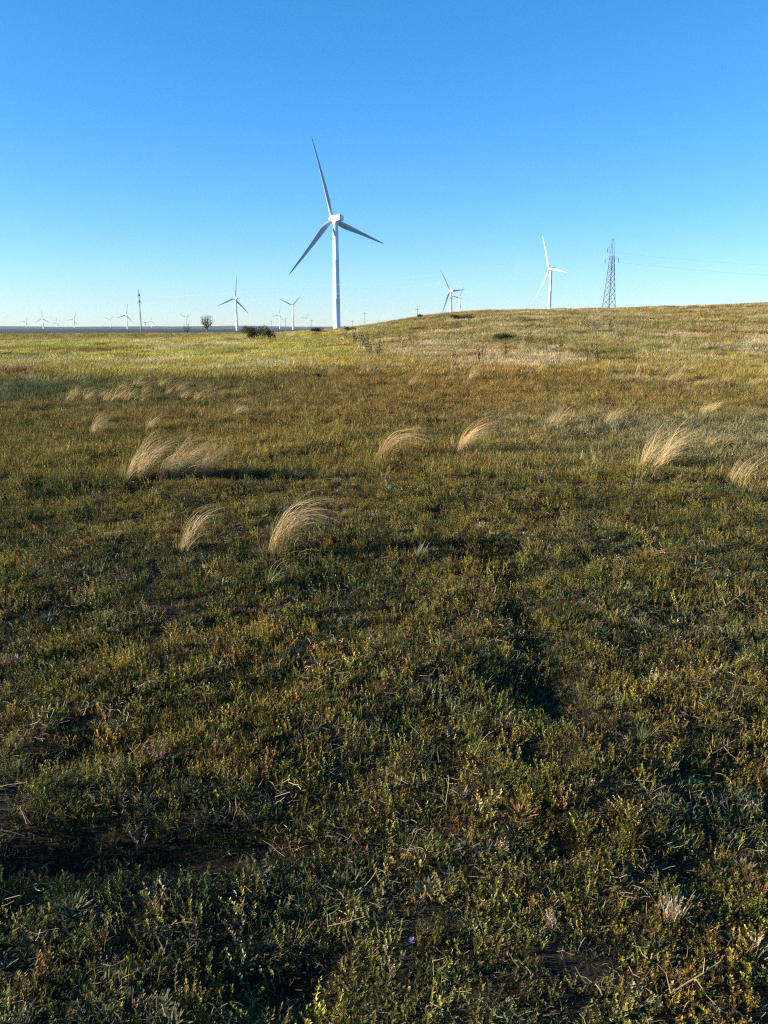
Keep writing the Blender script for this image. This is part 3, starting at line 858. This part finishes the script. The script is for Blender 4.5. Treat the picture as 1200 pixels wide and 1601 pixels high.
# ------------------------------------------------------------------ lattice pylon, line pole, small poles and cables
def bar(mb, a, b, w): mb.tube([Vector(a), Vector(b)], w, w, 1.0, 4)
def pylon():
    depth = 300.0
    base = at_depth(951, 483, depth); z = float(height(base[0], base[1]))
    top = at_depth(955, 373, depth)
    H = top[2] - z
    o = empty('lattice_pylon', (base[0], base[1], z), R(28))
    w0, w1, hw = 2.0, 0.55, H * 0.80
    def half(t): return w0 + (w1 - w0) * min(1, t / hw)
    for (sx, sy) in ((1, 1), (1, -1), (-1, 1), (-1, -1)):
        mb = MB(); bar(mb, (sx * w0, sy * w0, -.3), (sx * w1, sy * w1, hw), .14); bar(mb, (sx * w1, sy * w1, hw), (sx * .18, sy * .18, H), .10)
        link('leg', mb.mesh('leg', M_steel), o)
    levels = [0.3]
    while levels[-1] < hw - 1: levels.append(levels[-1] + max(1.5, half(levels[-1]) * 1.75))
    for i, (a, b) in enumerate(zip(levels[:-1], levels[1:])):
        mb = MB()
        for (x0, y0, x1, y1) in ((-1, -1, 1, -1), (1, -1, 1, 1), (1, 1, -1, 1), (-1, 1, -1, -1)):
            ha, hb = half(a), half(b)
            bar(mb, (x0 * ha, y0 * ha, a), (x1 * hb, y1 * hb, b), .065); bar(mb, (x1 * ha, y1 * ha, a), (x0 * hb, y0 * hb, b), .065)
            bar(mb, (x0 * hb, y0 * hb, b), (x1 * hb, y1 * hb, b), .06)
        link('bracing', mb.mesh('bracing', M_steel), o)
    ends = []
    for (hz, ln, s) in ((hw - 1.0, 3.4, -1), (hw - 1.0, 3.4, 1), (hw + 3.0, 2.4, 1)):
        mb = MB()
        bar(mb, (0, s * .5, hz), (0, s * ln, hz + .1), .09); bar(mb, (0, s * .4, hz + 1.3), (0, s * ln, hz + .1), .07); bar(mb, (.4, s * .5, hz), (0, s * ln, hz + .1), .06); bar(mb, (-.4, s * .5, hz), (0, s * ln, hz + .1), .06)
        arm = link('cross_arm', mb.mesh('cross_arm', M_steel), o)
        mb = MB(); mb.tube([Vector((0, s * ln, hz)), Vector((0, s * ln, hz - 1.4))], .14, .14, 1, 8)
        link('insulator', mb.mesh('insulator', M_glass), arm)
        ends.append(Matrix.LocRotScale(o.location, o.rotation_euler, None) @ Vector((0, s * ln, hz - 1.4)))
    tag(o, 'tall narrow steel lattice pylon standing behind the hill crest', 'pylon')
    return ends
def line_pole():
    depth = 470.0
    base = at_depth(221, 518, depth); z = float(height(base[0], base[1])); H = at_depth(222, 453, depth)[2] - z
    o = empty('line_pole', (base[0], base[1], z), R(30))
    mb = MB(); mb.tube([Vector((0, 0, -.5)), Vector((0, 0, H))], .36, .2, 1, 10); link('mast', mb.mesh('mast', M_conc), o)
    ends = []
    for (hz, ln) in ((H - 3.0, 2.6), (H - 6.6, 3.9)):
        mb = MB(); bar(mb, (0, -ln, hz), (0, ln, hz), .14); bar(mb, (0, -ln, hz), (0, 0, hz + 1.0), .07); bar(mb, (0, ln, hz), (0, 0, hz + 1.0), .07); mb.box((-.45, -.45, hz - .5), (.45, .45, hz + .6))
        arm = link('cross_arm', mb.mesh('cross_arm', M_steel), o)
        for s in (-1, 1):
            mb = MB(); mb.tube([Vector((0, s * ln, hz)), Vector((0, s * ln, hz - 1.3))], .13, .13, 1, 8); link('insulator', mb.mesh('insulator', M_glass), arm)
            ends.append(Matrix.LocRotScale(o.location, o.rotation_euler, None) @ Vector((0, s * ln, hz - 1.3)))
    tag(o, 'slender grey power line pole with two cross arms on the left', 'power pole')
    return ends
pe, le = pylon(), line_pole()
def cable(a, b, sag, label, r=.016):
    pts = [a.lerp(b, t) - Vector((0, 0, 4 * sag * t * (1 - t))) for t in np.linspace(0, 1, 28)]
    mb = MB(); mb.tube(pts, r, r, 1, 5)
    o = link('power_cable', mb.mesh('power_cable', M_wire)); tag(o, label, 'cable', 'power line cables')
for i, (k, w) in ((0, (0, 'lower')), (2, (2, 'upper'))):
    cable(pe[k], le[(2, 3, 1)[i]], 3.0, f'{w} cable from the lattice pylon toward the left power pole', .028)
    cable(pe[k], pe[k] + Vector((190, -30, -7.0)), 4.0, f'{w} cable leaving the lattice pylon to the right')
    cable(le[(2, 3, 1)[i]], le[(2, 3, 1)[i]] + Vector((-230, 150, -2)), 4.0, f'{w} cable leaving the left power pole to the left')

def small_pole(px, base_y, depth, hpx, label):
    p = at_depth(px, base_y, depth); z = float(height(p[0], p[1])); H = at_depth(px, base_y - hpx, depth)[2] - z
    o = empty('utility_pole', (p[0], p[1], z), R(20))
    mb = MB(); mb.tube([Vector((0, 0, -.3)), Vector((0, 0, H))], .20, .15, 1, 7); link('mast', mb.mesh('mast', M_conc), o)
    mb = MB(); bar(mb, (-1.3, 0, H - .9), (1.3, 0, H - .9), .10); arm = link('cross_arm', mb.mesh('cross_arm', M_steel), o)
    for x in (-1.15, 0.35, 1.15):
        mb = MB(); mb.tube([Vector((x, 0, H - .85)), Vector((x, 0, H - .5))], .08, .05, 1, 6); link('insulator', mb.mesh('insulator', M_glass), arm)
    tag(o, label, 'utility pole', 'small dark poles along the horizon')
for (px, by, d, hp, lab) in [(446, 513, 620, 16, 'small pole below the pale midway turbine'), (487, 514, 700, 14, 'small pole left of the largest turbine tower'), (424, 514, 760, 13, 'small pole above the largest shrub'),
                             (570, 508, 560, 20, 'small pole right of the largest turbine, at the foot of the crest'), (652, 494, 520, 12, 'small pole peeking over the crest, left of the front turbine'), (228, 518, 640, 15, 'small pole just right of the tall left pole'),
                             (551, 511, 650, 10, 'faint little pole close beside the largest turbine tower')]:
    small_pole(px, by, d, hp, lab)

# ------------------------------------------------------------------ small single things in the foreground
def green_tuft(px, py, s, label, dry=6):
    x, y, z = G(px, py); random.seed(int(px))
    o = empty('green_grass_tuft', (x, y, z)); mb = MB(); blades(mb, 46, .17, .0042, .04, .55, .2, .5, 5); link('blades', mb.mesh('blades', M_green), o)
    if dry:
        mb = MB(); blades(mb, dry, .30, .0035, .03, .5, .7, 1.1, 7); link('dry_stalks', mb.mesh('dry_stalks', M_straw), o)
    o.scale = (s, s, s); tag(o, label, 'grass tuft', 'fresh green grass tufts')
green_tuft(424, 918, 0.8, 'bright green grass tuft with pale bent straws before the nearest feather grass', 7)
green_tuft(740, 1185, 0.6, 'soft green fine grass tuft left of the dark hollow', 2)
green_tuft(1005, 1160, 0.5, 'small green tuft with a pale curved straw, right of the dark hollow', 3)
def dry_tuft(px, py, s, label):
    x, y, z = G(px, py); random.seed(int(px) + 1)
    mb = MB(); blades(mb, 34, .10, .0035, .028, .55, .05, .35, 4); wormwood(mb, 6, .08, .02, .012, .004)
    o = link('dry_grass_tuft', mb.mesh('dry_grass_tuft', M_straw), None, (x, y, z)); o.scale = (s, s, s); tag(o, label, 'grass tuft', 'dry straw tufts in the foreground')
dry_tuft(1048, 1440, 0.95, 'upright straw coloured dry tuft near the lower right corner')
dry_tuft(860, 1450, 0.6, 'small straw tuft left of the upright dry tuft')
dry_tuft(655, 870, 1.2, 'flat pale straw tuft right of the nearest feather grass')
def twig(px, py, s, rz, segs, label):
    x, y, z = G(px, py)
    o = empty('dry_twig', (x, y, z + .03), rz); mb = MB()
    main, side = segs
    mb.tube([Vector(p) for p in main], .0022, .0012, 1, 6); link('stem', mb.mesh('stem', M_straw), o)
    for sd_ in side:
        mb = MB(); mb.tube([Vector(p) for p in sd_], .0014, .0007, 1, 5); link('branch', mb.mesh('branch', M_straw), o)
    o.scale = (s, s, s); tag(o, label, 'twig', 'bleached twigs on the turf')
fork = ([(-.07, -.01, 0), (-.02, 0, .015), (.02, .005, .03), (.075, .02, .045)], [[(.0, 0, .02), (.012, -.03, .0), (.03, -.06, -.012)], [(.02, .005, .03), (.03, .02, .06)], [(-.07, -.01, 0), (-.075, .01, .04), (-.095, .02, .06)]])
twig(1085, 1558, 1.0, 0.15, fork, 'forked bleached twig lying near the bottom right corner')
twig(700, 1255, 0.8, 1.2, fork, 'pale thin twig standing left of the lower dark hollow')
twig(430, 1345, 0.6, 2.4, fork, 'short pale twig in the dark shadow at lower left')
twig(1130, 1185, 0.8, 0.2, fork, 'pale curved twig at the right side of the near turf')
twig(1150, 950, 1.4, 0.4, fork, 'long pale stem lying by the right edge')
twig(540, 1465, 0.7, -0.2, fork, 'pale stick near the bottom centre')
def clod(px, py, s, label):
    x, y, z = G(px, py); random.seed(int(py)); v, f = lathe([(0, .8), (.25, 1), (.55, .85), (.8, .5), (.9, .1)], 14)
    v = [(a * U(.85, 1.15), b * U(.85, 1.15), c * U(.9, 1.1)) for a, b, c in v]
    o = link('earth_clod', mesh_from('earth_clod', v, f, [plain('dark_clod_earth', (.03, .024, .018), .95, var=.4, scale=5)], True), None, (x, y, z - .02)); o.scale = (s * 1.1, s, s * .9); tag(o, label, 'clod')
clod(200, 852, .055, 'dark lump of earth in the turf, left of the sparse tuft')
def flower(px, py, label):
    x, y, z = G(px, py); o = empty('small_flower', (x, y, z)); mb = MB(); mb.tube([Vector((0, 0, 0)), Vector((.004, 0, .035)), Vector((.002, 0, .06))], .001, .0008, 1, 4); link('stem', mb.mesh('stem', M_green), o)
    m = leaf_mat('lilac_petal', base=(.26, .24, .50), trans=.3)
    mb = MB()
    for k in range(14): mb.leaf(Vector((.002, 0, .055 + .0007 * k)), rdir(U(.5, 1.5)), UP, .010, .005, U(.8, 1.2))
    link('petals', mb.mesh('petals', m), o); tag(o, label, 'flower')
flower(642, 1502, 'single tiny lilac flower near the bottom centre')

# ------------------------------------------------------------------ air
def haze():
    m, n, l, out = new_mat('thin_haze')
    pv = n.new('ShaderNodeVolumePrincipled')
    pv.inputs['Color'].default_value = (0.55, 0.74, 1.0, 1)
    pv.inputs['Density'].default_value = 2.4e-5
    pv.inputs['Anisotropy'].default_value = 0.0
    l.new(pv.outputs[0], out.inputs['Volume'])
    mb = MB(); mb.box((-11300, -11300, -8), (11300, 11300, 190))
    o = link('haze', mb.mesh('haze', m)); tag(o, 'thin pale haze over the whole plain', 'haze', kind='stuff')
haze()
